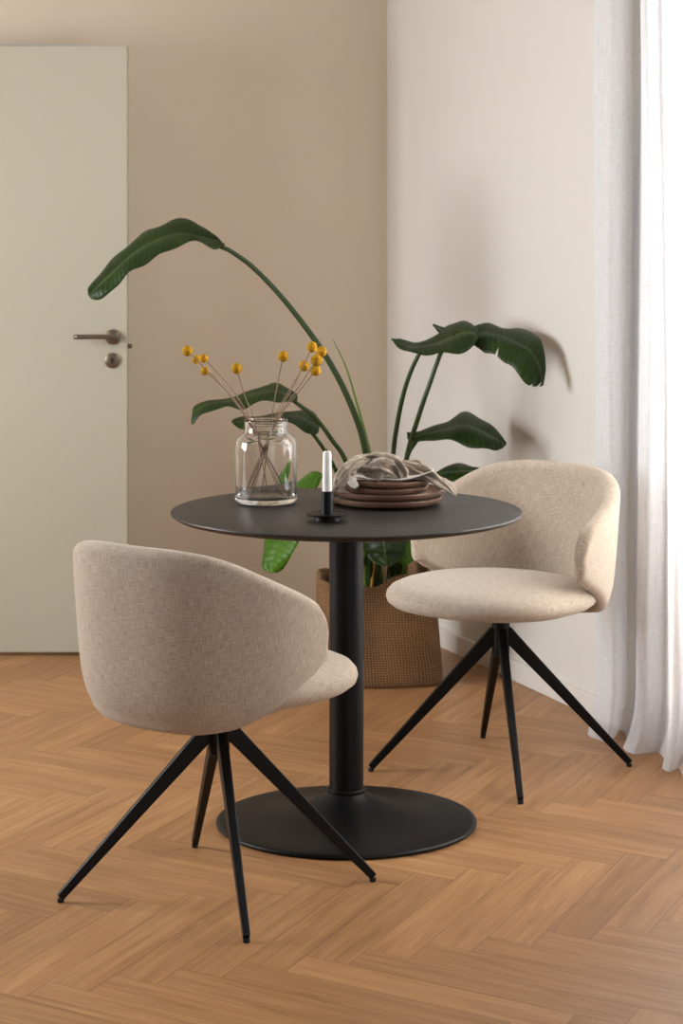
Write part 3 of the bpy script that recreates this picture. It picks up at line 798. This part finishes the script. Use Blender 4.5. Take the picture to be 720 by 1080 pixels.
# ------------------------------------------------------------------ sheer curtain
def curtain():
    # plan of the folds: (pixel column, depth) seen at mid height, then pleats on past the frame
    pts = [(630, 6.22), (627, 6.17), (634, 6.13), (646, 6.10), (655, 6.15), (662, 6.20), (671, 6.17), (676, 6.06), (673, 6.00), (681, 5.95), (691, 5.97), (700, 5.99), (706, 5.91), (703, 5.84), (712, 5.79), (725, 5.80)]
    plan = [Vector(((x - 360) / F * d, d, 0)) for x, d in pts]
    s = 2.16
    while s < 2.95:
        base = wpt(s) - NR * .075
        plan.append(base - NR * .035); plan.append(wpt(s + .022) - NR * .075 + DR * .02); plan.append(wpt(s + .045) - NR * .04); plan.append(wpt(s + .065) - NR * .075)
        s += .09
    n = 560; cur = [Vector(p) for p in catmull(plan, n)]
    nz = 60; top = 2.5
    V, Fc, U = [], [], []
    cen = []
    for i in range(n):
        k0, k1 = max(0, i - 30), min(n - 1, i + 30)
        a = Vector((0, 0, 0))
        for k in range(k0, k1 + 1): a += cur[k]
        cen.append(a / (k1 - k0 + 1))
    L = 0
    for i in range(n):
        if i: L += (cur[i] - cur[i - 1]).length
        for j in range(nz + 1):
            q = j / nz
            z = top * (1 - q) ** 1.0 if q < .9 else None
            z = top * (1 - q)
            z = max(z, .0)
            spread = .8 + .25 * q
            p = cen[i] + (cur[i] - cen[i]) * spread
            p = p + Vector((.006 * math.sin(z * 2.3 + i * .05), .012 * math.sin(z * 1.7 + i * .03), 0))
            if z < .16:
                w = (1 - z / .16) ** 2
                p = p - NR * (.028 * w) + DR * .02 * w * math.sin(i * .06)
                z = .004 + z * (1 - .35 * w) + .012 * w * (1 + math.sin(i * .11)) * (z / .16)
            V.append((p.x, p.y, z)); U.append((L, top * q))
    for i in range(n - 1):
        for j in range(nz):
            a = i * (nz + 1) + j; Fc.append((a, a + 1, a + nz + 2, a + nz + 1))
    o = mesh_obj('curtain', V, Fc, M_sheer, uvs=U)
    tag(o, 'sheer white floor-length curtain hanging in folds over the window', 'curtain')
curtain()

# ------------------------------------------------------------------ light
def area(name, loc, target, sx, sy, power, col):
    l = bpy.data.lights.new(name, 'AREA'); l.shape = 'RECTANGLE'; l.size = sx; l.size_y = sy; l.energy = power; l.color = col
    o = bpy.data.objects.new(name, l); C.objects.link(o); o.location = loc
    o.rotation_euler = (Vector(target) - Vector(loc)).to_track_quat('-Z', 'Y').to_euler()
    return o
area('left_window_lamp', (-2.95, 5.45, 1.4), (.85, 5.75, 1.0), 1.2, 1.3, 58, (.985, .99, 1.0)).data.spread = R(130)
wc = wpt(2.4) + NR * .45
area('daylight_lamp', (wc.x, wc.y, 1.5), tuple(Vector((-1.2, 6.6, 1.3))), 1.3, 1.9, 235, (1.0, .935, .85))
w = bpy.data.worlds.new('world'); bpy.context.scene.world = w; w.use_nodes = True
nt = w.node_tree; bg = nt.nodes['Background']
tc = nt.nodes.new('ShaderNodeTexCoord'); sp = nt.nodes.new('ShaderNodeSeparateXYZ'); nt.links.new(tc.outputs['Generated'], sp.inputs[0])
rp = nt.nodes.new('ShaderNodeValToRGB'); nt.links.new(sp.outputs[0], rp.inputs[0])
e = rp.color_ramp.elements; e[0].position = .15; e[0].color = (.06, .055, .05, 1); e[1].position = .45; e[1].color = (2.2, 2.22, 2.28, 1)
nt.links.new(rp.outputs[0], bg.inputs[0]); bg.inputs[1].default_value = 1.0

# ------------------------------------------------------------------ camera
cam = bpy.data.cameras.new('camera'); co = bpy.data.objects.new('camera', cam); C.objects.link(co)
co.location = (0, 0, CH); co.rotation_euler = (R(90), 0, 0)
cam.sensor_fit = 'VERTICAL'; cam.sensor_height = 36; cam.sensor_width = 24
cam.lens = F / 1080 * 36; cam.shift_y = -(540 - HY) / 1080; cam.clip_end = 60
cam.dof.use_dof = True; cam.dof.focus_distance = 5.2; cam.dof.aperture_fstop = 9
sc = bpy.context.scene; sc.camera = co
sc.view_settings.view_transform = 'Standard'; sc.view_settings.look = 'None'; sc.view_settings.gamma = 1; sc.view_settings.exposure = 0
sc.view_settings.use_curve_mapping = False
sc.cycles.use_denoising = True; sc.cycles.max_bounces = 12; sc.cycles.transmission_bounces = 12; sc.cycles.transparent_max_bounces = 16
sc.cycles.sample_clamp_indirect = 6
